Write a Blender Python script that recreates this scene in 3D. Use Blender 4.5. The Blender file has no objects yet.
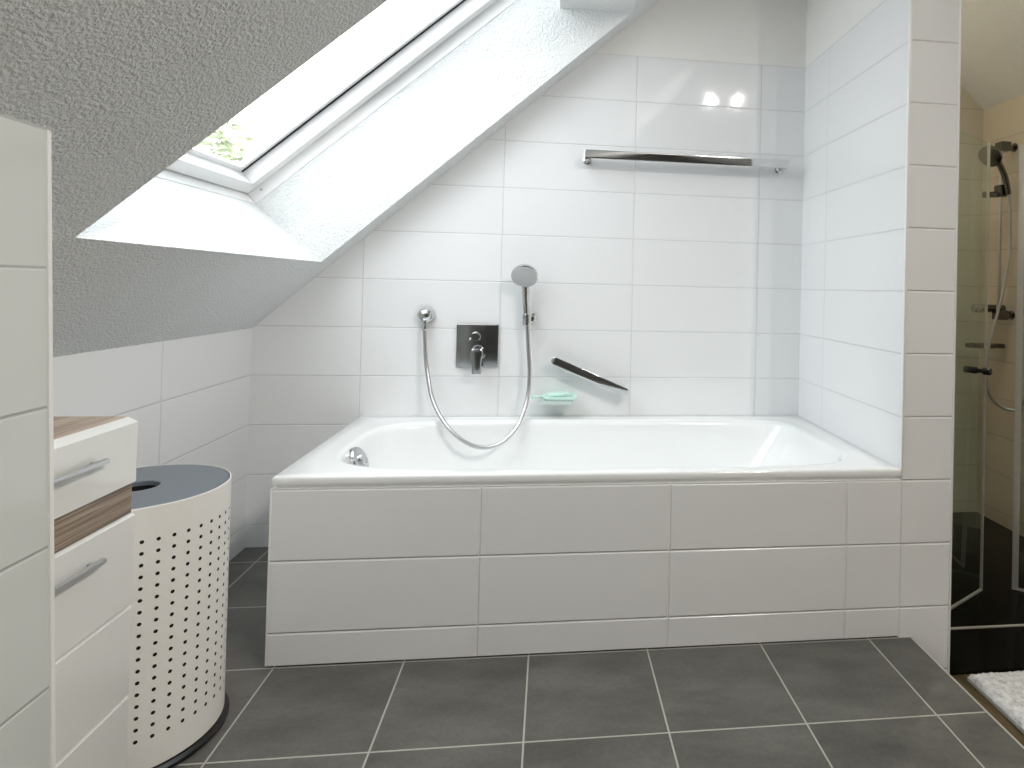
import bpy, bmesh, math, random
from mathutils import Vector, Matrix
random.seed(7)
S = bpy.context.scene
COL = S.collection
PI = math.pi

# ------------------------------------------------------------------ helpers
def V(*a): return Vector(a)

def link(name, bm, mat, parent=None, smooth=True, angle=35, merge=True):
    if merge: bmesh.ops.remove_doubles(bm, verts=bm.verts, dist=1e-6)
    bmesh.ops.recalc_face_normals(bm, faces=bm.faces)
    if smooth:
        for f in bm.faces: f.smooth = True
        lim = math.radians(angle)
        for e in bm.edges:
            if len(e.link_faces) == 2 and e.calc_face_angle(0) > lim: e.smooth = False
    me = bpy.data.meshes.new(name); bm.to_mesh(me); bm.free()
    for m in (mat if isinstance(mat, (list, tuple)) else [mat]): me.materials.append(m)
    o = bpy.data.objects.new(name, me); COL.objects.link(o)
    if parent: 
        o.parent = parent
        o.matrix_parent_inverse = parent.matrix_basis.inverted()
    return o

def tag(o, label=None, cat=None, group=None, kind=None):
    if label: o['label'] = label
    if cat: o['category'] = cat
    if group: o['group'] = group
    if kind: o['kind'] = kind
    return o

def thing(name, loc, label, cat, group=None):
    o = bpy.data.objects.new(name, None); COL.objects.link(o); o.location = loc
    o.empty_display_size = .05
    return tag(o, label, cat, group)

def struct(o, label=None, cat=None):
    return tag(o, label, cat, None, 'structure')

def add_box(bm, a, b, bev=0.0, seg=2, mi=0, rot=None, piv=None):
    t = bmesh.new()
    x0, y0, z0 = a; x1, y1, z1 = b
    vs = [t.verts.new(p) for p in [(x0,y0,z0),(x1,y0,z0),(x1,y1,z0),(x0,y1,z0),(x0,y0,z1),(x1,y0,z1),(x1,y1,z1),(x0,y1,z1)]]
    for f in [(0,3,2,1),(4,5,6,7),(0,1,5,4),(1,2,6,5),(2,3,7,6),(3,0,4,7)]: t.faces.new([vs[i] for i in f])
    if bev: bmesh.ops.bevel(t, geom=list(t.edges), offset=bev, segments=seg, affect='EDGES', profile=.6)
    if rot is not None:
        bmesh.ops.rotate(t, verts=t.verts, cent=piv or (Vector(a)+Vector(b))/2, matrix=rot)
    merge_in(bm, t, mi)

def merge_in(bm, t, mi=0):
    mp = {v: bm.verts.new(v.co) for v in t.verts}
    for f in t.faces:
        try: nf = bm.faces.new([mp[v] for v in f.verts]); nf.material_index = mi
        except ValueError: pass
    t.free()

def add_poly(bm, pts, mi=0):
    f = bm.faces.new([bm.verts.new(p) for p in pts]); f.material_index = mi; return f

def add_rings(bm, rings, cap0=False, cap1=False, mi=0, closed=True):
    vr = [[bm.verts.new(p) for p in r] for r in rings]
    n = len(vr[0])
    for a, b in zip(vr, vr[1:]):
        for i in range(n if closed else n-1):
            j = (i+1) % n
            f = bm.faces.new((a[i], a[j], b[j], b[i])); f.material_index = mi
    if cap0: bm.faces.new(list(reversed(vr[0]))).material_index = mi
    if cap1: bm.faces.new(vr[-1]).material_index = mi

def frame(d):
    d = d.normalized()
    a = Vector((0,0,1)) if abs(d.z) < .9 else Vector((1,0,0))
    x = a.cross(d).normalized(); return x, d.cross(x).normalized()

def add_tube(bm, path, r, n=14, cap=True, mi=0, sx=1.0, sy=1.0, up=None):
    path = [Vector(p) for p in path]
    rs = r if isinstance(r, (list, tuple)) else [r]*len(path)
    rings = []; x = None
    for i, p in enumerate(path):
        d = (path[min(i+1, len(path)-1)] - path[max(i-1, 0)]).normalized()
        if x is None:
            if up is not None: x = Vector(up).cross(d).normalized()
            else: x, _ = frame(d)
        else: x = (x - d*x.dot(d)).normalized()
        y = d.cross(x)
        rings.append([p + x*math.cos(2*PI*k/n)*rs[i]*sx + y*math.sin(2*PI*k/n)*rs[i]*sy for k in range(n)])
    add_rings(bm, rings, cap, cap, mi)

def add_lathe(bm, prof, org, axis=(0,0,1), n=32, mi=0, cap0=True, cap1=True):
    org = Vector(org); ax = Vector(axis).normalized(); x, y = frame(ax)
    rings = [[org + ax*h + (x*math.cos(2*PI*k/n) + y*math.sin(2*PI*k/n))*r for k in range(n)] for r, h in prof]
    add_rings(bm, rings, cap0, cap1, mi)

def spline(pts, k=8):
    pts = [Vector(p) for p in pts]; out = []
    for i in range(len(pts)-1):
        p0 = pts[max(i-1,0)]; p1 = pts[i]; p2 = pts[i+1]; p3 = pts[min(i+2,len(pts)-1)]
        for j in range(k):
            t = j/k
            out.append(.5*((2*p1)+(p2-p0)*t+(2*p0-5*p1+4*p2-p3)*t*t+(3*p1-p0-3*p2+p3)*t**3))
    out.append(pts[-1]); return out

# ------------------------------------------------------------------ materials
def srgb(r, g, b):
    f = lambda c: (c/255/12.92) if c/255 <= .04045 else ((c/255+.055)/1.055)**2.4
    return (f(r), f(g), f(b), 1)

class NT:
    def __init__(s, name):
        s.m = bpy.data.materials.new(name); s.m.use_nodes = True
        s.t = s.m.node_tree; s.t.nodes.clear()
        s.out = s.t.nodes.new('ShaderNodeOutputMaterial')
    def n(s, typ, **k):
        o = s.t.nodes.new(typ)
        for a, b in k.items(): setattr(o, a, b)
        return o
    def l(s, a, b): s.t.links.new(a, b)
    def inp(s, node, i, v):
        if isinstance(v, bpy.types.NodeSocket): s.l(v, node.inputs[i])
        elif v is not None: node.inputs[i].default_value = v
    def math(s, op, a, b=None, c=None, clamp=False):
        o = s.n('ShaderNodeMath', operation=op, use_clamp=clamp)
        s.inp(o, 0, a); s.inp(o, 1, b); s.inp(o, 2, c)
        return o.outputs[0]
    def mix(s, f, a, b):
        o = s.n('ShaderNodeMix', data_type='RGBA')
        s.inp(o, 0, f); s.inp(o, 6, a); s.inp(o, 7, b); return o.outputs[2]
    def ramp(s, f, stops):
        o = s.n('ShaderNodeValToRGB'); s.l(f, o.inputs[0])
        e = o.color_ramp.elements
        while len(e) < len(stops): e.new(.5)
        for k, (p, c) in zip(e, stops): k.position = p; k.color = c
        return o.outputs[0]
    def noise(s, vec, scale, detail=3, rough=.5, fac=True):
        o = s.n('ShaderNodeTexNoise'); s.l(vec, o.inputs['Vector'])
        o.inputs['Scale'].default_value = scale; o.inputs['Detail'].default_value = detail; o.inputs['Roughness'].default_value = rough
        return o.outputs[0]
    def obj(s): return s.n('ShaderNodeTexCoord').outputs['Object']
    def sep(s, v):
        o = s.n('ShaderNodeSeparateXYZ'); s.l(v, o.inputs[0]); return o.outputs
    def mapping(s, v, scale=(1,1,1), rot=(0,0,0)):
        o = s.n('ShaderNodeMapping'); s.l(v, o.inputs[0]); o.inputs['Scale'].default_value = scale; o.inputs['Rotation'].default_value = rot
        return o.outputs[0]
    def bump(s, h, strength=.5, dist=.002, normal=None):
        o = s.n('ShaderNodeBump'); o.inputs['Strength'].default_value = strength; o.inputs['Distance'].default_value = dist
        s.l(h, o.inputs['Height'])
        if normal: s.l(normal, o.inputs['Normal'])
        return o.outputs[0]
    def pbr(s, color, rough=.5, metal=0.0, normal=None, spec=.5, coat=0.0, trans=0.0):
        o = s.n('ShaderNodeBsdfPrincipled')
        s.inp(o, 'Base Color', color); s.inp(o, 'Roughness', rough); s.inp(o, 'Metallic', metal)
        o.inputs['Specular IOR Level'].default_value = spec
        o.inputs['Coat Weight'].default_value = coat
        o.inputs['Transmission Weight'].default_value = trans
        if normal: s.l(normal, o.inputs['Normal'])
        s.l(o.outputs[0], s.out.inputs[0]); return s.m

def plain(name, color, rough=.5, metal=0.0, spec=.5, coat=0.0, var=.04, scale=30, bump=0.0):
    t = NT(name); c = t.obj()
    n = t.noise(c, scale, 3)
    d = tuple(x*(1-var) for x in color[:3]) + (1,)
    nrm = t.bump(t.noise(c, scale*6, 2), bump, .001) if bump else None
    return t.pbr(t.mix(n, d, color), rough, metal, nrm, spec, coat)

def tile_mat(name, axis, u0, W, z0, H, base, grout, rough=.055, jw=.0014, edge=.0035, spec=.5, jb=.0014, umin=-99):
    """white glazed wall tiles: joints on a grid, softly rounded edges, faint glaze waviness"""
    t = NT(name); c = t.obj(); x, y, z = t.sep(c)
    u = {'x': x, 'y': y}[axis]
    def dist(co, o, p):                       # distance to the nearest joint, metres
        q = t.math('DIVIDE', t.math('SUBTRACT', co, o), p)
        return t.math('MULTIPLY', t.math('ABSOLUTE', t.math('SUBTRACT', t.math('FRACT', t.math('ADD', q, .5)), .5)), p)
    d = t.math('MINIMUM', t.math('ADD', dist(u, u0, W), t.math('LESS_THAN', u, umin)), dist(z, z0, H))
    mask = t.math('LESS_THAN', d, jw)
    h = t.n('ShaderNodeMapRange', interpolation_type='SMOOTHSTEP'); t.l(d, h.inputs[0]); h.inputs[1].default_value = jw*.4; h.inputs[2].default_value = edge
    n1 = t.bump(h.outputs[0], .8, jb)
    n2 = t.bump(t.noise(c, 14, 2), .25, .0012, n1)
    # one shade per tile
    cell = t.math('ADD', t.math('FLOOR', t.math('DIVIDE', t.math('SUBTRACT', u, u0), W)), t.math('MULTIPLY', t.math('FLOOR', t.math('DIVIDE', t.math('SUBTRACT', z, z0), H)), 7.31))
    wn = t.n('ShaderNodeTexWhiteNoise', noise_dimensions='1D'); t.l(cell, wn.inputs['W'])
    b2 = tuple(v*.975 for v in base[:3]) + (1,)
    col = t.mix(mask, t.mix(wn.outputs[0], base, b2), grout)
    r = t.math('ADD', rough, t.math('MULTIPLY', mask, .5))
    return t.pbr(col, r, 0, n2, spec)

def plaster_mat(name, color, scale=95, strength=.6, dist=.004):
    t = NT(name); c = t.obj()
    a = t.noise(c, scale, 2.5, .55); 
    a2 = t.ramp(a, [(.36, (0,0,0,1)), (.66, (1,1,1,1))])
    v = t.n('ShaderNodeTexVoronoi', feature='SMOOTH_F1'); t.l(c, v.inputs['Vector']); v.inputs['Scale'].default_value = scale*1.3
    h = t.math('ADD', a2, t.math('MULTIPLY', v.outputs['Distance'], -.6))
    nrm = t.bump(h, strength, dist)
    d = tuple(x*.95 for x in color[:3]) + (1,)
    return t.pbr(t.mix(t.noise(c, 8, 3), d, color), .9, 0, nrm, .2)

TILE = srgb(236, 237, 238); GROUT = srgb(212, 213, 213)
ZJ, HJ, WJ = .6568, .19, .5323
M = {}
M['tile_back'] = tile_mat('tile_back', 'x', .3335, WJ, ZJ, HJ, TILE, GROUT)
M['tile_panel'] = tile_mat('tile_panel', 'x', .355, WJ, .2784, HJ, TILE, srgb(240,238,235), .2, jb=.003, edge=.0045, umin=-.5)  # grout paler than elsewhere, painting in the light caught on tile edges
M['tile_side'] = tile_mat('tile_side', 'y', 2.345, 9, ZJ, HJ, TILE, GROUT)
M['tile_pillar'] = tile_mat('tile_pillar', 'x', 1.0586, 9, .2784, HJ, TILE, srgb(226,224,221), .2, jb=.003, edge=.0045)
M['tile_knee'] = tile_mat('tile_knee', 'y', 2.02, .575, ZJ, HJ, TILE, GROUT)
M['tile_part'] = tile_mat('tile_part', 'y', .4, 9, ZJ, HJ, srgb(208,211,208), srgb(180,183,180))  # shaded copy of the wall tile, darkened where the spots overlight it
M['tile_shower'] = tile_mat('tile_shower', 'x', 2.0, WJ, ZJ+.04, HJ, srgb(214,206,190), srgb(170,160,142))
M['tile_shower_side'] = tile_mat('tile_shower_side', 'y', 2.6, WJ, ZJ+.04, HJ, srgb(214,204,186), srgb(170,160,142))
M['plaster'] = plaster_mat('plaster', srgb(236, 238, 238), 150, .8, .0035)
M['plaster_wall'] = plaster_mat('plaster_wall', srgb(240, 239, 236), 70, .12, .002)
M['white'] = plain('white_lacquer', srgb(240, 240, 240), .3, var=.01)
M['profile'] = plain('white_profile', srgb(236, 236, 234), .35, var=.02)
M['rubber'] = plain('dark_rubber', srgb(40, 40, 42), .6, var=.2)
M['chrome'] = plain('chrome', (.66, .67, .68, 1), .07, 1.0, var=.02)
M['chrome_dark'] = plain('satin_dark_chrome', (.36, .375, .38, 1), .16, 1.0, var=.06, scale=200)
M['steel'] = plain('brushed_steel', (.60, .60, .61, 1), .28, 1.0, var=.05)
M['grey_face'] = plain('spray_grey', srgb(196, 198, 200), .5, var=.12, scale=400)
M['enamel'] = plain('enamel', srgb(244, 246, 246), .1, 0, .5, .3, var=.005)
M['gloss'] = plain('gloss_front', srgb(230, 230, 227), .12, 0, .5, .4, var=.01)
M['bin'] = plain('bin_metal', srgb(244, 242, 238), .42, .0, var=.05, scale=60)
M['lid'] = plain('lid_grey', srgb(126, 134, 142), .35, .35, var=.05, scale=90)
M['inside'] = plain('bin_inside', srgb(28, 27, 26), .9, var=.2)
M['mint'] = plain('mint_plastic', srgb(214, 243, 234), .3, var=.03)
M['mint_dark'] = plain('mint_grey', srgb(200, 214, 210), .35, var=.05)
M['black'] = plain('black_satin', srgb(22, 22, 22), .3, var=.3)
M['bronze'] = plain('dark_chrome', (.16, .16, .15, 1), .18, 1.0, var=.1)
M['alu'] = plain('aluminium', srgb(206, 203, 196), .4, .4, var=.05)
M['mat_back'] = plain('mat_backing', srgb(205, 206, 204), .9, var=.1)
M['rear'] = plain('rear_wall', srgb(112, 112, 110), .9, var=.05, scale=3)

def floor_mat(name, c1, c2, c3, grout, x0, y0, p, jw=.0022):
    t = NT(name); c = t.obj(); x, y, z = t.sep(c)
    def dist(co, o):
        q = t.math('DIVIDE', t.math('SUBTRACT', co, o), p)
        return t.math('MULTIPLY', t.math('ABSOLUTE', t.math('SUBTRACT', t.math('FRACT', t.math('ADD', q, .5)), .5)), p)
    d = t.math('MINIMUM', dist(x, x0), dist(y, y0)); mask = t.math('LESS_THAN', d, jw)
    cell = t.math('ADD', t.math('FLOOR', t.math('DIVIDE', t.math('SUBTRACT', x, x0), p)), t.math('MULTIPLY', t.math('FLOOR', t.math('DIVIDE', t.math('SUBTRACT', y, y0), p)), 5.7))
    off = t.n('ShaderNodeVectorMath', operation='ADD'); t.l(c, off.inputs[0])
    cb = t.n('ShaderNodeCombineXYZ'); t.l(t.math('MULTIPLY', cell, 3.1), cb.inputs[2]); t.l(cb.outputs[0], off.inputs[1])
    pv = off.outputs[0]
    n1 = t.noise(t.mapping(pv, (3, 7, 3), (0, 0, .5)), 1.3, 4, .6); n2 = t.noise(pv, 90, 3, .6)
    n3 = t.noise(pv, 4, 2)
    col = t.ramp(t.math('ADD', t.math('MULTIPLY', n1, .75), t.math('MULTIPLY', n2, .25)), [(.3, c1), (.5, c2), (.72, c3)])
    h = t.n('ShaderNodeMapRange', interpolation_type='SMOOTHSTEP'); t.l(d, h.inputs[0]); h.inputs[1].default_value = jw*.6; h.inputs[2].default_value = jw*1.6
    nb = t.bump(h.outputs[0], .4, .001); nb = t.bump(n2, .25, .0008, nb)
    return t.pbr(t.mix(mask, col, grout), t.math('ADD', .42, t.math('MULTIPLY', n3, .15)), 0, nb, .4)
M['floor'] = floor_mat('slate_floor_tile', srgb(74,73,69), srgb(92,91,86), srgb(110,109,104), srgb(172,169,160), -.7017, 1.446, .3333)
M['shower_floor'] = plain('black_tray', srgb(4, 4, 4), .22, var=.3, spec=.12)

def wood_mat(name, c1, c2, c3, axis_scale, scale=1.0, rough=.45, rot=(0,0,0)):
    t = NT(name); c = t.mapping(t.obj(), axis_scale, rot)
    n = t.noise(c, scale, 5, .65); n2 = t.noise(c, scale*4, 3, .6)
    f = t.math('ADD', t.math('MULTIPLY', n, .7), t.math('MULTIPLY', n2, .3))
    return t.pbr(t.ramp(f, [(.34, c1), (.5, c2), (.66, c3)]), rough, 0, t.bump(f, .15, .001), .35)
M['zebrano'] = wood_mat('zebrano', srgb(84,68,56), srgb(150,132,116), srgb(196,180,162), (30, 1.2, 110), 1.0)
M['zebrano_top'] = wood_mat('zebrano_top', srgb(146,128,112), srgb(178,160,144), srgb(198,184,168), (45, 2.2, 30), 1.0)
M['brown'] = wood_mat('brown_floor', srgb(58,48,30), srgb(86,72,46), srgb(104,88,58), (8, 1.4, 8), 3.0, .5)

def glass_mat(name, tint, glossy=.08):
    t = NT(name)
    tr = t.n('ShaderNodeBsdfTransparent'); tr.inputs[0].default_value = tint
    gl = t.n('ShaderNodeBsdfGlossy'); gl.inputs['Roughness'].default_value = .02
    fr = t.n('ShaderNodeFresnel'); 
    ge = t.n('ShaderNodeNewGeometry'); ior = t.n('ShaderNodeMapRange'); t.l(ge.outputs['Backfacing'], ior.inputs[0]); ior.inputs[3].default_value = 1.45; ior.inputs[4].default_value = 1/1.45
    t.l(ior.outputs[0], fr.inputs[0])
    mx = t.n('ShaderNodeMixShader'); t.l(fr.outputs[0], mx.inputs[0]); t.l(tr.outputs[0], mx.inputs[1]); t.l(gl.outputs[0], mx.inputs[2])
    t.l(mx.outputs[0], t.out.inputs[0]); return t.m
M['pane'] = glass_mat('window_glass', (.97, .98, .98, 1))
M['shower_glass'] = glass_mat('shower_glass', (.90, .95, .92, 1))

def emit(name, color, st):
    t = NT(name); e = t.n('ShaderNodeEmission'); e.inputs[0].default_value = color; e.inputs[1].default_value = st
    t.l(e.outputs[0], t.out.inputs[0]); return t.m

# ------------------------------------------------------------------ key dimensions (metres, floor of the tub platform at z = 0)
XK, XT0, XT1, XP1, XE, XR = -1.1311, -.7235, 1.0586, 1.2237, 1.0956, 2.28   # knee wall, tub left, tub right, partition right face, platform edge, shower right wall
YF, YB, YS, YN, YRE = 1.7806, 2.5777, 3.11, .955, -2.4                      # tub front, tub back wall, shower back wall, front-left partition end, rear wall
ZL, ZT, RIM = -.129, 1.987, .5035
SL, Z0C = .8951, 1.8488
def zc(x): return min(Z0C + SL*x, 4.067 - SL*x)
XRIDGE = (4.067 - Z0C)/(2*SL)
US = Vector((1, 0, SL)).normalized(); NS = Vector((-US.z, 0, US.x))
def SP(s, y, o): return Vector((0, y, Z0C)) + US*s + NS*o

# ------------------------------------------------------------------ room shell
bm = bmesh.new()                         # raised platform floor
add_poly(bm, [(XK, YRE, 0), (XE, YRE, 0), (XE, YB, 0), (XK, YB, 0)])
add_poly(bm, [(XE, YRE, 0), (XE, YRE, ZL), (XE, YB, ZL), (XE, YB, 0)])
struct(link('floor', bm, M['floor'], smooth=False), 'dark grey square tiled floor of the raised bath platform', 'floor')
bm = bmesh.new()
add_poly(bm, [(XE, YRE, ZL), (XR, YRE, ZL), (XR, YF+.012, ZL), (XE, YF+.012, ZL)])
struct(link('floor_lower', bm, M['brown'], smooth=False), 'brown floor one step down beside the tiled platform', 'floor')
bm = bmesh.new()
add_box(bm, (XP1-.002, YF+.012, ZL-.02), (XR, YS, ZL+.006), .002)
struct(link('floor_shower', bm, M['shower_floor']), 'glossy black shower floor behind the end wall', 'floor')
bm = bmesh.new()
add_box(bm, (XP1, 2.023, ZL+.004), (XR, 2.031, ZL+.011), .0015)
struct(link('trim_1', bm, M['alu']), 'light sill strip along the shower opening', 'trim')
bm = bmesh.new()
add_box(bm, (XE-.001, YRE, -.006), (XE+.004, YF-.001, .002), .001)
struct(link('trim_2', bm, M['alu']), 'thin light metal edge strip along the platform step', 'trim')

bm = bmesh.new()                         # back wall with its gable line
add_poly(bm, [(XK, YB, 0), (XT1, YB, 0), (XT1, YB, ZT), ((ZT-Z0C)/SL, YB, ZT), (XK, YB, zc(XK))], 0)
add_poly(bm, [((ZT-Z0C)/SL, YB, ZT), (XT1, YB, ZT), (XT1, YB, zc(XT1))], 1)
struct(link('wall_back', bm, [M['tile_back'], M['plaster_wall']], smooth=False), 'white tiled back wall above the bathtub', 'wall')
bm = bmesh.new()
add_poly(bm, [(XK, YN, 0), (XK, YB, 0), (XK, YB, zc(XK)), (XK, YN, zc(XK))])
struct(link('wall_left', bm, M['tile_knee'], smooth=False), 'low white tiled wall under the sloping ceiling', 'wall')
bm = bmesh.new()                         # boxed-in tiled wall in front, left
xq, xqt = -.645, -.6915                  # the boxed wall leans back slightly towards the roof
zq = zc(xqt)
for f, mi in (([(xq, .55, 0), (xq, YN, 0), (xqt, YN, zq), (xqt, .55, zq)], 0), ([(xq, YRE, 0), (xq, .55, 0), (xqt, .55, zq), (xqt, YRE, zq)], 2), ([(xq, YN, 0), (XK, YN, 0), (XK, YN, zc(XK)), (xqt, YN, zq)], 1)):  # unseen stretch made dark grey so the chrome mirrors something dim
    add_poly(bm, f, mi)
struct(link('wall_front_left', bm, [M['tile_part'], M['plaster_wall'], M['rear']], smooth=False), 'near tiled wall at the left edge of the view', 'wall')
bm = bmesh.new()
add_rings(bm, [[Vector((x_+dx, YN+dy, z_)) for dx, dy in ((-.010,-.001),(.0025,-.001),(.0025,.006),(-.010,.006))] for x_, z_ in ((xq, 0), (xqt, zq-.004))], True, True)
struct(link('trim_3', bm, M['profile']), 'light corner strip on the end of the near left wall', 'trim')

bm = bmesh.new()                         # end wall between tub and shower
zt1 = ZT
def quad(x0, y0, x1, y1, za, zb0, zb1, mi): add_poly(bm, [(x0,y0,za),(x1,y1,za),(x1,y1,zb1),(x0,y0,zb0)], mi)
quad(XT1, YF, XT1, YB, 0, ZT, ZT, 0); quad(XT1, YF, XT1, YB, ZT, zc(XT1), zc(XT1), 2)
quad(XT1, YB, XT1, YS, 0, zc(XT1), zc(XT1), 2)
quad(XT1, YF, XP1, YF, ZL, ZT, ZT, 1); quad(XT1, YF, XP1, YF, ZT, zc(XT1), zc(XP1), 2)
quad(XP1, YF, XP1, YS, ZL, ZT, ZT, 3); quad(XP1, YF, XP1, YS, ZT, zc(XP1), zc(XP1), 2)
struct(link('wall_right', bm, [M['tile_side'], M['tile_pillar'], M['plaster_wall'], M['tile_shower_side']], smooth=False), 'white tiled end wall dividing the tub from the shower', 'wall')
bm = bmesh.new()
add_box(bm, (XT1-.0015, YF-.003, RIM-.004), (XT1+.007, YF+.008, zc(XT1)-.01), .002)
struct(link('trim_4', bm, M['profile']), 'white corner strip on the tub side of the end wall', 'trim')
bm = bmesh.new()
add_box(bm, (XP1-.005, YF-.003, ZL+.001), (XP1+.002, YF+.006, zc(XP1)-.01), .002)
struct(link('trim_5', bm, M['profile']), 'pale corner strip on the shower side of the end wall', 'trim')

bm = bmesh.new()
add_poly(bm, [(XP1, YS, ZL), (XR, YS, ZL), (XR, YS, zc(XR)), (XRIDGE, YS, zc(XRIDGE)), (XP1, YS, zc(XP1))])
struct(link('wall_shower_back', bm, M['tile_shower'], smooth=False), 'beige tiled back wall of the shower', 'wall')
bm = bmesh.new()
add_poly(bm, [(XR, YRE, ZL), (XR, YS, ZL), (XR, YS, zc(XR)), (XR, YRE, zc(XR))])
struct(link('wall_shower_right', bm, M['tile_shower_side'], smooth=False), 'beige tiled right wall behind the shower rail', 'wall')
bm = bmesh.new()
add_poly(bm, [(XK, YRE, ZL), (XR, YRE, ZL), (XR, YRE, zc(XR)), (XRIDGE, YRE, zc(XRIDGE)), (XK, YRE, zc(XK))])
struct(link('wall_rear', bm, M['rear'], smooth=False), 'plain wall behind the camera', 'wall')

# ceiling: left slope with the skylight opening and its splayed reveal, and the right slope
OB, OT, WB, WT_ = -1.1315, .394, -1.169, .277      # opening bottom / top at the slope, window bottom / top, along the slope
SF1, SF2 = (.1760, .186), (.262, .309)             # head soffit corner, head at the window
YO0, YO1 = 1.237, 2.45
OW = .309
sA, sB = XK/US.x, XRIDGE/US.x
bm = bmesh.new()
def sq(s0, y0, s1, y1): add_poly(bm, [SP(s0,y0,0), SP(s1,y0,0), SP(s1,y1,0), SP(s0,y1,0)])
sq(sA, YRE, sB, YO0); sq(sA, YO1, sB, YB); sq(sA, YO0, OB, YO1); sq(OT, YO0, sB, YO1)
sq(XT1/US.x, YB, sB, YS)
sect = [(OB, 0), (OT, 0), SF1, SF2, (WB, OW)]
for yy in (YO0, YO1): add_poly(bm, [SP(s, yy, o) for s, o in sect])
for a, b in ((0, 4), (1, 2), (2, 3)):
    (s0, o0), (s1, o1) = sect[a], sect[b]
    add_poly(bm, [SP(s0,YO0,o0), SP(s1,YO0,o1), SP(s1,YO1,o1), SP(s0,YO1,o0)])
add_poly(bm, [(XRIDGE, YRE, zc(XRIDGE)), (XR, YRE, zc(XR)), (XR, YS, zc(XR)), (XRIDGE, YS, zc(XRIDGE))])
struct(link('ceiling', bm, M['plaster'], smooth=False), 'rough white plastered sloping ceiling with a deep skylight opening', 'ceiling')

# ------------------------------------------------------------------ skylight
def ring_boxes(bm, s0, s1, y0, y1, w, o0, o1, mi=0, bev=.002):
    """rectangular ring of four bars in the slope's own axes"""
    def bar(sa, sb, ya, yb):
        t = bmesh.new()
        add_box(t, (sa, ya, o0), (sb, yb, o1), bev)
        for v in t.verts: v.co = SP(v.co.x, v.co.y, v.co.z)
        merge_in(bm, t, mi)
    bar(s0, s0+w, y0, y1); bar(s1-w, s1, y0, y1); bar(s0+w, s1-w, y0, y0+w); bar(s0+w, s1-w, y1-w, y1)
bm = bmesh.new()
ring_boxes(bm, WB-.02, WT_+.02, YO0-.02, YO1+.02, .023, OW-.001, .372)
win = link('window_1', bm, M['white'], smooth=False, merge=False); struct(win, 'white framed skylight in the sloping ceiling', 'window')
bm = bmesh.new()
g = .003
ring_boxes(bm, WB+.003+g, WT_-.003-g, YO0+.003+g, YO1-.003-g, .045, .350, .425, bev=.004)
ring_boxes(bm, WB+.046+g, WT_-.046-g, YO0+.058+g, YO1-.058-g, .020, .404, .425, bev=.003)
link('sash', bm, M['white'], win, smooth=False, merge=False)
bm = bmesh.new()
ring_boxes(bm, WB+.002, WT_-.002, YO0+.002, YO1-.002, .006, .358, .372, bev=0)
for ya in (YO0+.0535+g, YO1-.0575-g):
    t = bmesh.new(); add_box(t, (WB+.055, ya, .400), (WT_-.055, ya+.004, .412))
    for v in t.verts: v.co = SP(v.co.x, v.co.y, v.co.z)
    merge_in(bm, t)
link('gasket', bm, M['rubber'], win, smooth=False, merge=False)
bm = bmesh.new()
t = bmesh.new(); add_box(t, (WB+.05, YO0+.05, .416), (WT_-.05, YO1-.05, .420))
for v in t.verts: v.co = SP(v.co.x, v.co.y, v.co.z)
merge_in(bm, t); link('glass_pane', bm, M['pane'], win)
bm = bmesh.new(); add_lathe(bm, [(.005, 0), (.005, .002), (.003, .003)], SP(WB+.05, YO1-.003, .335), (0,-1,0), 12)
link('screw', bm, M['steel'], win)

# ------------------------------------------------------------------ tiled tub apron
bm = bmesh.new()
add_box(bm, (XT0, YF, .005), (XT1, YF+.02, .4705)); add_box(bm, (XT0, YF+.0201, .005), (XT0+.02, YB, .4705))
struct(link('wall_tub_apron', bm, M['tile_panel'], smooth=False, merge=False), 'white tiled front panel under the bathtub rim', 'wall')
bm = bmesh.new(); add_box(bm, (XT0-.0006, YF-.0006, .005), (XT0+.004, YF+.004, .470), .0005)
struct(link('trim_6', bm, M['profile']), 'pale corner strip on the tub panel', 'trim')

# ------------------------------------------------------------------ bathtub
tub = thing('bathtub', (.1675, 2.18, 0), 'white built-in bathtub with a wide flat rim and sloping right end', 'bathtub')
N = 144
X0, X1, Y0, Y1 = XT0+.003, XT1-.001, YF-.001, YB-.001
cx, cy = .10, 2.157
def basin(xl, xr, b, z, nl, nr):
    out = []
    for k in range(N):
        a = 2*PI*k/N; c, s = math.cos(a), math.sin(a)
        n = nr if c > 0 else nl
        ax = (xr-cx) if c > 0 else (cx-xl)
        # blend exponents so the outline stays smooth across the middle
        out.append(Vector((cx + ax*math.copysign(abs(c)**(2/n), c), cy + b*math.copysign(abs(s)**(2/n), s), z)))
    return out
inner = basin(-.632, .965, .338, RIM, 4.2, 6.5)
def on_rect(p, ins, z, r=.02):
    d = Vector((p.x-cx, p.y-cy)); x0, x1, y0, y1 = X0+ins, X1-ins, Y0+ins, Y1-ins
    t = min([(x1-cx)/d.x if d.x > 1e-9 else 1e9, (x0-cx)/d.x if d.x < -1e-9 else 1e9, (y1-cy)/d.y if d.y > 1e-9 else 1e9, (y0-cy)/d.y if d.y < -1e-9 else 1e9])
    return Vector((cx+d.x*t, cy+d.y*t, z))
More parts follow.
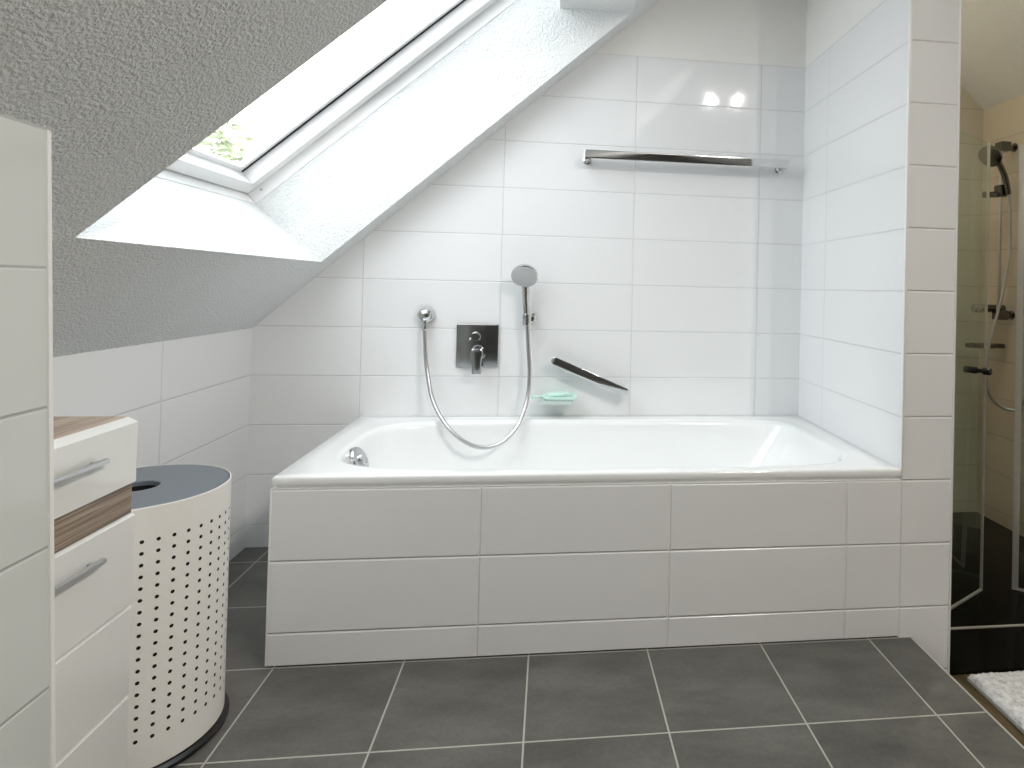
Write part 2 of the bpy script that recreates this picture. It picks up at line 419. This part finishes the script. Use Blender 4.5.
# evenly redirect rays so that the corners of the rectangle are hit exactly
base = [on_rect(p, 0, RIM) for p in inner]
for cxn, cyn in ((X0,Y0),(X1,Y0),(X0,Y1),(X1,Y1)):
    i = min(range(N), key=lambda k: (base[k]-Vector((cxn,cyn,RIM))).length)
    base[i] = Vector((cxn, cyn, RIM))
def outer(ins, z):
    mx, my = (X0+X1)/2, (Y0+Y1)/2
    return [Vector((min(max(p.x, X0+ins), X1-ins), min(max(p.y, Y0+ins), Y1-ins), z)) for p in base]
def skirt(ins, z): return [Vector((max(p.x, X0+ins), max(p.y, Y0+ins), z)) for p in base]
rings = [skirt(.022, .440), skirt(.010, .4715), skirt(.008, .4785), outer(.001, .481), outer(0, .484), outer(0, .497), outer(.0015, .5010), outer(.005, RIM)]
rings.append([o.lerp(i, .5) for o, i in zip(outer(.005, RIM), basin(-.637, .970, .343, RIM, 4.2, 6.5))])
rings.append(basin(-.637, .970, .343, RIM, 4.2, 6.5))
rings.append(inner)
prof = [(.004,.0008), (.009,.003), (.014,.0075), (.018,.014), (.021,.022)]
for ins, dz in prof: rings.append(basin(-.632+ins, .965-ins, .338-ins, RIM-dz, 4.2, 6.5))
for t_ in [i/9 for i in range(1, 10)]:
    z = RIM-.022 - t_*.330
    rings.append(basin(-.611+.10*t_**1.3, .944-.225*t_**1.05, .317-.055*t_**1.4, z, 4.2-1.4*t_, 6.5-1.5*t_))
for a in [i/6 for i in range(1, 7)]:
    q = a*PI/2; r_ = .07
    rings.append(basin(-.514+r_*math.sin(q)*1.2 if False else -.511+r_*(1-math.cos(q)), .719-r_*1.3*(1-math.cos(q)),   .262-r_*(1-math.cos(q)), RIM-.352-r_*math.sin(q)*.9, 2.8, 5.0))
rings.append(basin(-.30, .45, .12, .0835, 2.3, 4)); rings.append(basin(-.05, .2, .03, .082, 2.2, 3))
bm = bmesh.new(); add_rings(bm, rings, False, True)
link('tub_shell', bm, M['enamel'], tub, angle=50)
# overflow fitting on the left end
ov = Vector((-.590, 2.095, .458)); ax = Vector((.86, -.10, .42)).normalized()
bm = bmesh.new(); add_lathe(bm, [(.046, -.020), (.046, .005), (.043, .009), (.030, .011)], ov, ax, 40)
ovf = link('overflow_plate', bm, M['chrome'], tub)
ovf['label'] = 'chrome overflow plate'
bm = bmesh.new(); add_lathe(bm, [(.0185, .008), (.0195, .010), (.0195, .017), (.017, .020)], ov, ax, 32)

link('overflow_knob', bm, M['chrome'], ovf)

# ------------------------------------------------------------------ concealed mixer
mx = thing('bath_mixer', (-.2845, YB, .78), 'square dark chrome wall mixer plate with a lever handle', 'tap')
bm = bmesh.new(); add_box(bm, (-.3665, YB-.011, .697), (-.2025, YB-.0002, .866), .003, 3); link('wall_plate', bm, M['chrome_dark'], mx)
bm = bmesh.new()
add_lathe(bm, [(.019,.010),(.019,.020),(.0165,.022),(.0165,.043),(.015,.046)], (-.290, YB, .818), (0,-1,0), 28)
dv = link('diverter_knob', bm, M['chrome_dark'], mx)
bm = bmesh.new(); add_tube(bm, [(-.290, YB-.036, .818), (-.309, YB-.037, .809), (-.314, YB-.037, .806)], [.006,.0055,.004], 12); link('diverter_pin', bm, M['chrome'], dv)
bm = bmesh.new()
add_lathe(bm, [(.030,.010),(.030,.014),(.0265,.015),(.0265,.058),(.0245,.062)], (-.280, YB, .754), (0,-1,0), 36); link('lever_hub', bm, M['chrome_dark'], mx)
bm = bmesh.new()
lp = [(-.2800, YB-.0640, .775, .018, .008), (-.2800, YB-.0640, .770, .0235, .010), (-.2800, YB-.0640, .758, .0268, .011), (-.2800, YB-.0640, .746, .0255, .011), (-.2798, YB-.0645, .730, .0205, .0105), (-.2795, YB-.065, .710, .0185, .010), (-.2792, YB-.0655, .688, .0180, .009), (-.279, YB-.066, .677, .0175, .007)]
rr = []
for x, y, z, hx, hy in lp:
    rr.append([Vector((x+hx*math.copysign(abs(math.cos(a))**.6, math.cos(a)), y+hy*math.copysign(abs(math.sin(a))**.6, math.sin(a)), z)) for a in [2*PI*k/24 for k in range(24)]])
add_rings(bm, rr, True, True); link('lever', bm, M['chrome_dark'], mx)

# ------------------------------------------------------------------ hose outlet, hand shower with hose, holder
ot = thing('hose_outlet', (-.485, YB, .900), 'round chrome wall elbow where the shower hose starts', 'hose outlet')
bm = bmesh.new(); add_lathe(bm, [(.034,0),(.0345,.004),(.0340,.010),(.0315,.020),(.0270,.029),(.0205,.036),(.0120,.0405),(.004,.042)], (-.4865, YB, .899), (0,-1,0), 36); link('flange', bm, M['chrome'], ot)
bm = bmesh.new(); add_lathe(bm, [(.0105,.012),(.0105,.030),(.0118,.031),(.0118,.049),(.009,.052)], (-.4855, YB-.030, .893), (.02,0,-1), 24); link('elbow_nut', bm, M['chrome'], ot)

hs = thing('hand_shower', (-.090, YB-.05, .90), 'chrome hand shower with round grey face hanging in its wall holder, silver hose looping down', 'hand shower')
hc = Vector((-.1015, YB-.095, 1.0625)); hn = Vector((-.05, -.79, -.61)).normalized()
bm = bmesh.new(); add_lathe(bm, [(.018,-.030),(.034,-.026),(.048,-.014),(.0525,-.002),(.0520,.004),(.049,.006)], hc, hn, 44)
hd = link('shower_head', bm, M['chrome'], hs)
bm = bmesh.new(); add_lathe(bm, [(.0485,.0055),(.0485,.0075),(.046,.0085)], hc, hn, 44); sf = link('spray_face', bm, M['grey_face'], hd); sf['label'] = 'matt grey spray face'
bm = bmesh.new()
add_tube(bm, spline([hc-hn*.016, (-.1010, YB-.062, 1.045), (-.0995, YB-.050, 1.005), (-.0962, YB-.047, .950), (-.0915, YB-.049, .895), (-.0900, YB-.050, .872)], 6), [.016]*6+[.0150]*8+[.0135]*17, 20)
link('handle', bm, M['chrome'], hs)
hz = [(-.4850, YB-.036, .845), (-.4738, YB-.048, .7268), (-.4591, YB-.065, .6518), (-.4398, YB-.090, .5908), (-.4102, YB-.125, .5406), (-.3696, YB-.165, .4966), (-.3219, YB-.188, .4574), (-.2662, YB-.195, .4294), (-.2087, YB-.190, .4240), (-.1527, YB-.165, .4471), (-.1109, YB-.135, .4929), (-.0893, YB-.100, .5469), (-.0767, YB-.074, .6162), (-.0753, YB-.060, .6926), (-.0815, YB-.052, .7705), (-.0892, YB-.050, .874)]
bm = bmesh.new(); pth = spline(hz, 14); add_tube(bm, pth, [.0074 + .0007*(k % 2) for k in range(len(pth))], 14); link('hose', bm, M['steel'], hs)

hh = thing('shower_holder', (-.075, YB, .893), 'small chrome wall holder gripping the hand shower over the tub', 'holder')
bm = bmesh.new(); add_lathe(bm, [(.021,0),(.021,.005),(.018,.009),(.011,.012),(.011,.026)], (-.0745, YB, .893), (0,-1,0), 28)
link('rosette', bm, M['chrome'], hh)
bm = bmesh.new()
ringsH = []
for rad, zz in [(.0140,.868),(.0172,.870),(.0180,.880),(.0185,.905),(.0175,.912),(.0142,.914),(.0140,.868)]:
    ringsH.append([Vector((-.0912+rad*math.cos(2*PI*k/28), YB-.0495+rad*math.sin(2*PI*k/28), zz)) for k in range(28)])
add_rings(bm, ringsH); add_box(bm, (-.085, YB-.042, .882), (-.064, YB-.012, .904), .004); link('clip', bm, M['chrome'], hh)

# ------------------------------------------------------------------ towel rail and grab bar (flat chrome bars on wall pegs)
def bar_rail(name, A, B, h, d, pegs, label, cat):
    A, B = Vector(A), Vector(B); u = (B-A).normalized(); w = Vector((0,-1,0)); w = (w-u*w.dot(u)).normalized(); v = u.cross(w)
    if v.z < 0: v = -v
    r = thing(name, ((A+B)/2)[:], label, cat)
    bm = bmesh.new(); L = (B-A).length
    sec = []
    for k in range(28):
        a = 2*PI*k/28
        sec.append((math.copysign(abs(math.cos(a))**.14, math.cos(a))*d/2, math.copysign(abs(math.sin(a))**.34, math.sin(a))*h/2))
    rr = []
    re = h*.48 if cat == 'grab bar' else h*.22
    ends = [(re*(1-math.cos(k*PI/16)), (1-re/(h/2)) + re/(h/2)*math.sin(k*PI/16)) for k in range(1, 9)]
    for t_, s_ in ends + [(L-q, z) for q, z in reversed(ends)]:
        rr.append([A+u*t_+w*a*s_+v*b*s_ for a, b in sec])
    add_rings(bm, rr, True, True); link('bar', bm, M['chrome'], r, angle=28)
    for q in pegs:
        P = A + u*q
        bm = bmesh.new(); add_lathe(bm, [(.017,0),(.017,.004),(.012,.006),(.0115, YB-P.y-d*.45)], (P.x, YB, P.z-.012 if name == 'towel_rail' else P.z-.005), (0,-1,0), 24)
        link('wall_peg', bm, M['chrome'], r)
    return r
bar_rail('towel_rail', (.117, YB-.070, 1.5555), (.968, YB-.070, 1.5545), .034, .012, (.016, .832), 'long flat chrome towel rail high on the tiled back wall', 'towel rail')
bar_rail('grab_bar', (.010, YB-.060, .735), (.322, YB-.060, .600), .034, .016, (.03, .31), 'short slanting chrome grab bar above the tub rim', 'grab bar')

# ------------------------------------------------------------------ mint soap dish and soap
sd = thing('soap_dish', (.035, YB-.06, .575), 'pale mint soap dish on the tiled wall above the tub rim', 'soap dish')
def rrect(x0, x1, y0, y1, z, r, n=6):
    out = []
    for cx_, cy_, a0 in ((x1-r,y1-r,0),(x0+r,y1-r,PI/2),(x0+r,y0+r,PI),(x1-r,y0+r,1.5*PI)):
        out += [Vector((cx_+r*math.cos(a0+k*PI/2/n), cy_+r*math.sin(a0+k*PI/2/n), z)) for k in range(n+1)]
    return out
bm = bmesh.new()
x0, x1, y0, y1 = -.020, .114, YB-.105, YB-.004
add_rings(bm, [rrect(x0+.012,x1-.016,y0+.012,y1-.012,.578,.02), rrect(x0+.003,x1-.004,y0+.003,y1,.584,.022), rrect(x0,x1,y0,y1,.591,.024), rrect(x0+.001,x1-.001,y0+.001,y1,.5935,.024), rrect(x0+.006,x1-.006,y0+.006,y1-.006,.592,.02), rrect(x0+.014,x1-.014,y0+.014,y1-.014,.584,.016)], True, True)
link('tray', bm, M['mint'], sd)
bm = bmesh.new(); add_rings(bm, [rrect(x0-.018+.010,x1-.020,y0+.012,y1-.002,.5605,.016), rrect(x0-.014,x1-.014,y0+.008,y1,.564,.018), rrect(x0-.014,x1-.014,y0+.008,y1,.5775,.018), rrect(x0-.010,x1-.018,y0+.012,y1-.004,.579,.016)], True, True)
lt = link('drip_tray', bm, M['mint_dark'], sd); lt['label'] = 'greyer mint lower tray'
bm = bmesh.new(); add_tube(bm, spline([(-.012, YB-.06, .590), (-.032, YB-.062, .589), (-.052, YB-.064, .589)], 4), [.0045]*7+[.006, .0085], 12); add_lathe(bm, [(.004,-.009),(.009,-.006),(.0105,0),(.009,.006),(.004,.009)], (-.056, YB-.064, .589), (1,0,0), 16)
link('side_knob', bm, M['mint'], sd)
sp = bmesh.new(); add_box(sp, (-.002, YB-.085, .592), (.082, YB-.030, .606), .006, 3, rot=Matrix.Rotation(math.radians(-7), 3, 'Y'))
tag(link('soap_bar', sp, M['mint']), 'pale mint soap slab lying tilted in the wall dish', 'soap')

# ------------------------------------------------------------------ drawer cabinet in the niche
XF, YC0, YC1 = -.785, YN+.018, 1.330
cb = thing('drawer_cabinet', (-.96, 1.15, 0), 'narrow cabinet with glossy white drawers and wood grain top beside the laundry bin', 'cabinet')
bm = bmesh.new()
add_box(bm, (XK+.004, YC0, .0), (XF-.020, YC1, .742), .001); add_box(bm, (XK+.004, YC0, .0), (XF-.018, YC0+.016, .742)); 
link('carcass', bm, M['white'], cb)
bm = bmesh.new(); add_box(bm, (XK+.004, YC0, .7425), (XF-.017, YC1, .7575), .001); o = link('top_board', bm, M['zebrano_top'], cb); o['label'] = 'light wood grain top board'
bm = bmesh.new(); add_box(bm, (XF-.0195, YC0+.001, .573), (XF-.006, YC1-.001, .631), .0005); o = link('front_band', bm, M['zebrano'], cb); o['label'] = 'striped brown wood band'
for k, (za, zb) in enumerate([(.632, .7575), (.3985, .572), (.2255, .3955), (.03, .2225)]):
    ch = (.0185, .0105) if k == 0 else (.006, .004)
    sec = [(XF-.019, za), (XF-.001, za), (XF, za+.001), (XF, zb-ch[1]), (XF-ch[0], zb), (XF-.019, zb)] if k else [(XF-.019, za), (XF-.001, za), (XF, za+.001), (XF, zb-ch[1]), (XF-ch[0], zb)]
    bm = bmesh.new(); add_rings(bm, [[Vector((x_, y_, z_)) for x_, z_ in sec] for y_ in (YC0, YC1)], True, True)
    dr = link('drawer', bm, M['gloss'], cb)
    zh = {0: .700, 1: .524}.get(k)
    if zh is None: continue
    bm = bmesh.new()
    add_box(bm, (XF+.008, YC0+.065, zh-.0042), (XF+.017, YC1-.101, zh+.0042), .001)
    for yy in (YC0+.085, YC1-.121): add_box(bm, (XF-.001, yy-.004, zh-.003), (XF+.009, yy+.004, zh+.003), .0005)
    link('handle', bm, M['steel'], dr)

# ------------------------------------------------------------------ laundry bin
BX, BY, BR, BH = -.9075, 1.548, .1765, .556
lb = thing('laundry_bin', (BX, BY, 0), 'round perforated pale metal laundry bin with blue grey lid', 'laundry bin')
bm = bmesh.new()
NC, NR_ = 40, 18
zh0, dz = .0835, .02376
vg = {}
def cyl(a, z, r=BR): return Vector((BX+r*math.cos(a), BY+r*math.sin(a), z))
da = 2*PI/NC
hr = .0040; aoff = math.radians(-57) - 3*PI/NC
def gv(i, j):      # grid verts at half steps, shared between neighbours
    i %= 2*NC
    if (i, j) not in vg: vg[(i, j)] = bm.verts.new(cyl(aoff + i*da/2, zh0 + (j/2-.5)*dz))
    return vg[(i, j)]
for c in range(NC):
    for r in range(NR_):
        i, j = 2*c+1, 2*r+1
        ring = [(1,0),(1,1),(0,1),(-1,1),(-1,0),(-1,-1),(0,-1),(1,-1)]
        ov_ = [gv(i+a, j+b) for a, b in ring]
        ci = [bm.verts.new(cyl(aoff + i*da/2 + hr*math.cos(k*PI/4)/BR, zh0+(j/2-.5)*dz + hr*math.sin(k*PI/4))) for k in range(8)]
        if (c % 2) or True:
            for k in range(8): bm.faces.new((ov_[k], ov_[(k+1) % 8], ci[(k+1) % 8], ci[k]))
def band(z0, z1, j):
    lo = [bm.verts.new(cyl(aoff + i*da/2, z0)) for i in range(2*NC)] if z0 is not None else [gv(i, j) for i in range(2*NC)]
    hi = [bm.verts.new(cyl(aoff + i*da/2, z1)) for i in range(2*NC)] if z1 is not None else [gv(i, j) for i in range(2*NC)]
    for i in range(2*NC): bm.faces.new((lo[i], lo[(i+1) % (2*NC)], hi[(i+1) % (2*NC)], hi[i]))
    return lo, hi
band(.014, None, 0); lo, hi = band(None, BH-.0005, 2*NR_)
link('body', bm, M['bin'], lb, angle=60, merge=False)
bm = bmesh.new(); add_lathe(bm, [(BR-.004,.014),(BR-.004,BH-.008)], (BX,BY,0), (0,0,1), 64, cap0=True, cap1=False); o = link('inner_liner', bm, M['inside'], lb); o['label'] = 'dark liner behind the holes'
bm = bmesh.new(); add_lathe(bm, [(BR+.008,.0005),(BR+.010,.003),(BR+.010,.010),(BR+.005,.013),(BR+.002,.0145),(BR+.002,.018),(BR-.002,.018)], (BX,BY,0), (0,0,1), 72, cap0=True, cap1=False); o = link('base_ring', bm, M['black'], lb); o['label'] = 'black plastic base ring'
bm = bmesh.new(); add_lathe(bm, [(BR,BH-.0008),(BR-.0008,BH+.0002),(BR-.0026,BH+.0002),(BR-.003,BH-.02)], (BX,BY,0), (0,0,1), 80, cap0=False, cap1=False); link('rim_band', bm, M['bin'], lb)
# lid: disc with a round finger hole
bm = bmesh.new(); n = 64
def circ(r, z, ox=0, oy=0): return [Vector((BX+ox+r*math.cos(2*PI*k/n), BY+oy+r*math.sin(2*PI*k/n), z)) for k in range(n)]
HXo, HYo, HRr = .0, .0, .0385
add_rings(bm, [circ(BR-.008,BH-.009), circ(BR-.0055,BH-.008), circ(BR-.005,BH-.002), circ(BR-.006,BH), circ(HRr+.002,BH+.0005,HXo,HYo), circ(HRr,BH-.001,HXo,HYo), circ(HRr-.001,BH-.010,HXo,HYo)], False, False)
HRr += .002; add_rings(bm, [circ(HRr,BH-.010,HXo,HYo), circ(HRr,BH-.06,HXo,HYo)], False, True, 1)
ld = link('lid', bm, [M['lid'], M['inside']], lb); ld['label'] = 'blue grey round lid with finger hole'

# ------------------------------------------------------------------ shower: doors, rail, hand shower, mixer, shelf
def shower_door(name, hinge, free, z0, z1, prof_w, label):
    H_, F_ = Vector((*hinge, 0)), Vector((*free, 0)); u = (F_-H_).normalized(); nrm = Vector((-u.y, u.x, 0)); L = (F_-H_).length
    r = thing(name, (hinge[0], hinge[1], ZL), label, 'shower door', 'glass shower doors')
    def slab(bm, a, b, h0, h1, th, bev=.0008):
        t = bmesh.new(); add_box(t, (a, -th, h0), (b, th, h1), bev)
        for v in t.verts: v.co = H_ + u*v.co.x + nrm*v.co.y + Vector((0,0,v.co.z))
        merge_in(bm, t)
    bm = bmesh.new(); slab(bm, .012, L-.004, z0+.004, z1, .003); link('glass_pane', bm, M['shower_glass'], r)
    bm = bmesh.new(); slab(bm, L-prof_w, L, z0+.004, z1, .0045); link('edge_profile', bm, M['alu'], r)
    bm = bmesh.new(); slab(bm, .012, L, z0-.004, z0+.005, .004); link('bottom_seal', bm, M['alu'], r)
    bm = bmesh.new(); slab(bm, 0, .016, z0, z1, .008); link('hinge_profile', bm, M['bronze'], r)
    return r, H_, u, nrm, L
zd0, zd1 = ZL+.012, 1.632
d1, H_, u1, n1_, L1 = shower_door('shower_door', (1.2335, 2.003), (1.6975, 2.278), zd0, zd1, .007, 'clear glass shower door beside the end wall, with a dark knob')
bm = bmesh.new()
P = H_ + u1*(L1-.012)
P = H_ + u1*(L1-.045) + Vector((0, 0, .738))
for sg, ln in ((-1, .036), (1, .056)): add_lathe(bm, [(.009,.003),(.009,.010),(.0135,.013),(.0135,ln),(.0115,ln+.003)], P, n1_*sg, 20)
kb = link('door_knob', bm, M['black'], d1); kb['label'] = 'dark knob through the glass'
shower_door('shower_door', (2.270, 1.940), (1.8285, 2.281), zd0, zd1, .022, 'glass shower door at the right edge of the view, with a wide light edge strip')

rl = thing('shower_rail', (XR, 2.875, 1.35), 'tall thin shower rail on the right shower wall', 'shower rail')
xr_ = 2.203
bm = bmesh.new(); add_tube(bm, [(xr_, 2.872, .945), (xr_+.002, 2.872, 1.762)], .0085, 14); link('rail_bar', bm, M['steel'], rl)
for zz in (1.772, .935):
    bm = bmesh.new(); add_box(bm, (2.190, 2.850, zz-.023), (2.244, 2.900, zz+.023), .003); add_tube(bm, [(2.24, 2.875, zz), (XR-.001, 2.875, zz)], .010, 12); add_lathe(bm, [(.022,0),(.022,.004),(.014,.008)], (XR, 2.875, zz), (-1,0,0), 20); link('wall_bracket', bm, M['bronze'], rl)
bm = bmesh.new(); add_box(bm, (xr_-.018, 2.850, 1.520), (xr_+.022, 2.894, 1.580), .005); add_tube(bm, [(xr_, 2.875, 1.535), (xr_-.080, 2.885, 1.530)], .015, 14); link('slider', bm, M['bronze'], rl)
sh = thing('shower_handset', (2.15, 2.88, 1.60), 'dark hand shower on the rail inside the glass shower', 'hand shower')
hc2 = Vector((2.115, 2.83, 1.712)); hn2 = Vector((-.75, -.25, -.55)).normalized()
bm = bmesh.new(); add_lathe(bm, [(.016,-.034),(.040,-.026),(.054,-.008),(.056,.006),(.050,.010)], hc2, hn2, 32); link('shower_head', bm, M['bronze'], sh)
bm = bmesh.new(); add_tube(bm, spline([hc2-hn2*.02, (2.165, 2.835, 1.68), (2.200, 2.835, 1.610), (2.222, 2.840, 1.530)], 6), .014, 16); link('handle', bm, M['bronze'], sh)
bm = bmesh.new(); add_tube(bm, spline([(2.222,2.840,1.530),(2.234,2.842,1.44),(2.236,2.845,1.258),(2.212,2.845,1.084),(2.177,2.845,.935),(2.142,2.845,.811),(2.126,2.845,.688),(2.131,2.845,.575),(2.164,2.845,.516),(2.214,2.84,.482),(2.255,2.80,.480),(2.262,2.76,.53)], 10), .0070, 12); link('hose', bm, M['steel'], sh)
sm = thing('shower_mixer', (XR, 2.87, .965), 'dark shower mixer bar low on the right shower wall', 'tap')
bm = bmesh.new(); add_tube(bm, [(XR-.001, 2.935, .965), (XR-.115, 2.935, .965)], .020, 18); link('mixer_body', bm, M['bronze'], sm)
bm = bmesh.new(); add_lathe(bm, [(.016,0),(.023,.004),(.023,.045),(.020,.049)], (XR-.115, 2.935, .965), (-1,0,0), 22); link('mixer_handle', bm, M['chrome'], sm)
sl = thing('shower_shelf', (XR, 2.93, .775), 'dark oval soap shelf on the right shower wall', 'shelf')
bm = bmesh.new()
el = lambda r1, r2, z: [Vector((XR-.120+r1*math.cos(2*PI*k/32), 2.93+r2*math.sin(2*PI*k/32), z)) for k in range(32)]
add_rings(bm, [el(.076,.042,.766), el(.084,.050,.769), el(.084,.050,.787), el(.080,.046,.787), el(.076,.042,.775)], True, True); link('shelf_tray', bm, M['bronze'], sl)
bm = bmesh.new(); add_box(bm, (XR-.045, 2.915, .766), (XR-.001, 2.945, .788), .004); link('shelf_bracket', bm, M['bronze'], sl)

# ------------------------------------------------------------------ bath mat
mt = thing('bath_mat', (1.55, 1.5, ZL), 'fluffy grey white bath mat on the brown floor in front of the shower', 'bath mat')
mt_rot = 0.0
def mp(a, b, z):      # a: across 0..1 , b: along 0..1 (0 = far edge)
    far, side = Vector((1.272, 1.762)), Vector((math.sin(-mt_rot), -math.cos(mt_rot)))
    rt = Vector((math.cos(mt_rot*.4), math.sin(mt_rot*.4)))
    p = far + rt*(.62*a) + side*(.50*b)
    return Vector((p.x, p.y, z))
bm = bmesh.new()
na, nb = 150, 120
rnd = random.Random(3)
from mathutils import noise as mn
g = [[None]*(nb+1) for _ in range(na+1)]
for i in range(na+1):
    for j in range(nb+1):
        a, b = i/na, j/nb
        e = min(a*.62, (1-a)*.62, b*.5, (1-b)*.5)
        hgt = .009 + .018*min(1, e/.014)**.5
        p = mp(a, b, 0)
        nz = mn.noise(Vector((p.x*75, p.y*75, 0)))*.0045 + mn.noise(Vector((p.x*170, p.y*170, 4)))*.003 + rnd.uniform(-.0018, .0018)
        g[i][j] = bm.verts.new(mp(a, b, ZL + hgt + (nz if e > .003 else nz*.3)) + Vector((rnd.uniform(-.0015,.0015), rnd.uniform(-.0015,.0015), 0)))
for i in range(na):
    for j in range(nb): bm.faces.new((g[i][j], g[i+1][j], g[i+1][j+1], g[i][j+1]))
t = NT('mat_pile'); c = t.obj()
nn = t.noise(c, 60, 4, .7)
M['pile'] = t.pbr(t.ramp(nn, [(.32, srgb(190,189,188)), (.5, srgb(228,228,228)), (.7, srgb(246,246,246))]), .95, 0, t.bump(t.noise(c, 320, 3), .9, .004), .1)
link('pile', bm, M['pile'], mt, smooth=True, angle=80, merge=False)
bm = bmesh.new(); e_ = .002
vs = [mp(0, 0, ZL+.001), mp(1, 0, ZL+.001), mp(1, 1, ZL+.001), mp(0, 1, ZL+.001)]
vt = [v+Vector((0,0,.0115)) for v in vs]
add_rings(bm, [vs, vt], True, True); link('backing', bm, M['mat_back'], mt, smooth=False)

# ------------------------------------------------------------------ tree seen through the skylight corner
tr = thing('tree', (-6.6, 11.6, -5), 'pale green tree crown seen through the lower corner of the skylight', 'tree')
t = NT('leaf_green'); c = t.obj(); M['leaf'] = t.pbr(t.ramp(t.noise(c, 3, 3), [(.3, srgb(140,152,118)), (.7, srgb(186,194,160))]), .7, 0, None, .2)
M['bark'] = plain('bark', srgb(96, 84, 70), .9, var=.3)
bm = bmesh.new(); add_tube(bm, spline([(-6.6,11.6,-5), (-6.55,11.62,-2.5), (-6.6,11.6,0), (-6.5,11.6,1.6)], 5), [.20-.008*k for k in range(16)], 10); link('trunk', bm, M['bark'], tr)
bm = bmesh.new(); rnd = random.Random(11)
for k in range(9000):
    while True:
        q = Vector((rnd.uniform(-1,1), rnd.uniform(-1,1), rnd.uniform(-1,1)))
        if q.length < 1: break
    r = .75 + .5*mn.noise(q*2.2)
    c0 = Vector((-6.5, 11.6, 2.1)) + Vector((q.x*1.9*r, q.y*1.9*r, q.z*2.0*r))
    u_ = Vector((rnd.uniform(-1,1), rnd.uniform(-1,1), rnd.uniform(-1,1))).normalized(); x_, y_ = frame(u_)
    s_ = rnd.uniform(.05, .10)
    bm.faces.new([bm.verts.new(c0+x_*s_*1.5), bm.verts.new(c0+y_*s_*.6), bm.verts.new(c0-x_*s_*1.5), bm.verts.new(c0-y_*s_*.6)])
link('foliage', bm, M['leaf'], tr, smooth=False, merge=False)

# ------------------------------------------------------------------ lamps: two recessed spots and an added shower fill in the right-hand slope
nR = Vector((-SL, 0, -1)).normalized()            # into the room
def downlight(x, y, label, power, color, size=.055, spread=160):
    P = Vector((x, y, 4.067-SL*x))
    r = thing('ceiling_light', P[:], label, 'ceiling light', 'recessed ceiling spots')
    bm = bmesh.new(); add_lathe(bm, [(size*.62,.0),(size*.62,.004),(size*.8,.006),(size*.9,.004),(size*.92,-.002)], P, nR, 32, cap0=False, cap1=False); link('ring', bm, M['steel'], r)
    L = bpy.data.lights.new('spot_bulb', 'AREA'); L.shape = 'DISK'; L.size = size; L.energy = power; L.color = color; L.spread = math.radians(spread)
    o = bpy.data.objects.new('spot_bulb', L); COL.objects.link(o); o.location = P + nR*.008
    o.rotation_euler = nR.to_track_quat('-Z', 'Y').to_euler(); o.parent = r; o.matrix_parent_inverse = r.matrix_basis.inverted()
PW = 20.0
downlight(1.429, -.536, 'recessed ceiling spot furthest from the bathtub, in the right slope', PW, (1, .97, .93), .035)
downlight(1.564, -.121, 'recessed ceiling spot nearest the bathtub, in the right slope', PW, (1, .93, .85), .035)
downlight(1.85, 2.45, 'added ceiling spot out of view, brightening the shower', 6.5, (1, .95, .80), .06)  # added unseen lamp, only there to lift the shower walls
# ------------------------------------------------------------------ daylight
W = bpy.data.worlds.new('sky'); S.world = W; W.use_nodes = True
bg = W.node_tree.nodes['Background']; bg.inputs[0].default_value = (.94, .97, 1.0, 1); bg.inputs[1].default_value = 4.0
L = bpy.data.lights.new('skylight_portal', 'AREA'); L.shape = 'RECTANGLE'; L.size = WT_-WB; L.size_y = YO1-YO0; L.cycles.is_portal = True
o = bpy.data.objects.new('skylight_portal', L); COL.objects.link(o)
o.matrix_world = Matrix.Translation(SP((WB+WT_)/2, (YO0+YO1)/2, .46)) @ Matrix((US, Vector((0,1,0)), US.cross(Vector((0,1,0))))).transposed().to_4x4()
if (o.matrix_world.to_3x3() @ Vector((0,0,-1))).dot(NS) > 0:
    o.matrix_world = o.matrix_world @ Matrix.Rotation(PI, 4, 'X')

# ------------------------------------------------------------------ camera
F, CX, CY, YAW, PIT, ROL, CH = 630.0, 630.7, 279.28, .1257, .0116, .0244, 1.0312
cw, sw = math.cos(YAW), math.sin(YAW); cp, sp_ = math.cos(PIT), math.sin(PIT)
r0 = Vector((cw, -sw, 0)); f1 = Vector((sw, cw, 0)); fw = f1*cp + Vector((0,0,1))*sp_; u0 = Vector((0,0,1))*cp - f1*sp_
cr, sr = math.cos(ROL), math.sin(ROL)
rt = r0*cr + u0*sr; up = u0*cr - r0*sr
cam = bpy.data.cameras.new('camera'); cam.sensor_width = 36; cam.sensor_fit = 'HORIZONTAL'; cam.lens = F/1024*36
cam.shift_x = (512-CX)/1024; cam.shift_y = (CY-384)/1024; cam.clip_start = .02
co = bpy.data.objects.new('camera', cam); COL.objects.link(co)
mw = Matrix((rt, up, -fw)).transposed().to_4x4(); mw.translation = (0, 0, CH); co.matrix_world = mw
S.camera = co

S.view_settings.view_transform = 'Standard'; S.view_settings.look = 'None'; S.view_settings.gamma = 1.0
S.view_settings.use_curve_mapping = False; S.view_settings.exposure = 0.24
S.cycles.max_bounces = 14; S.cycles.diffuse_bounces = 8; S.cycles.glossy_bounces = 6; S.cycles.transparent_max_bounces = 12
S.cycles.sample_clamp_indirect = 6.0; S.cycles.caustics_reflective = False; S.cycles.caustics_refractive = False
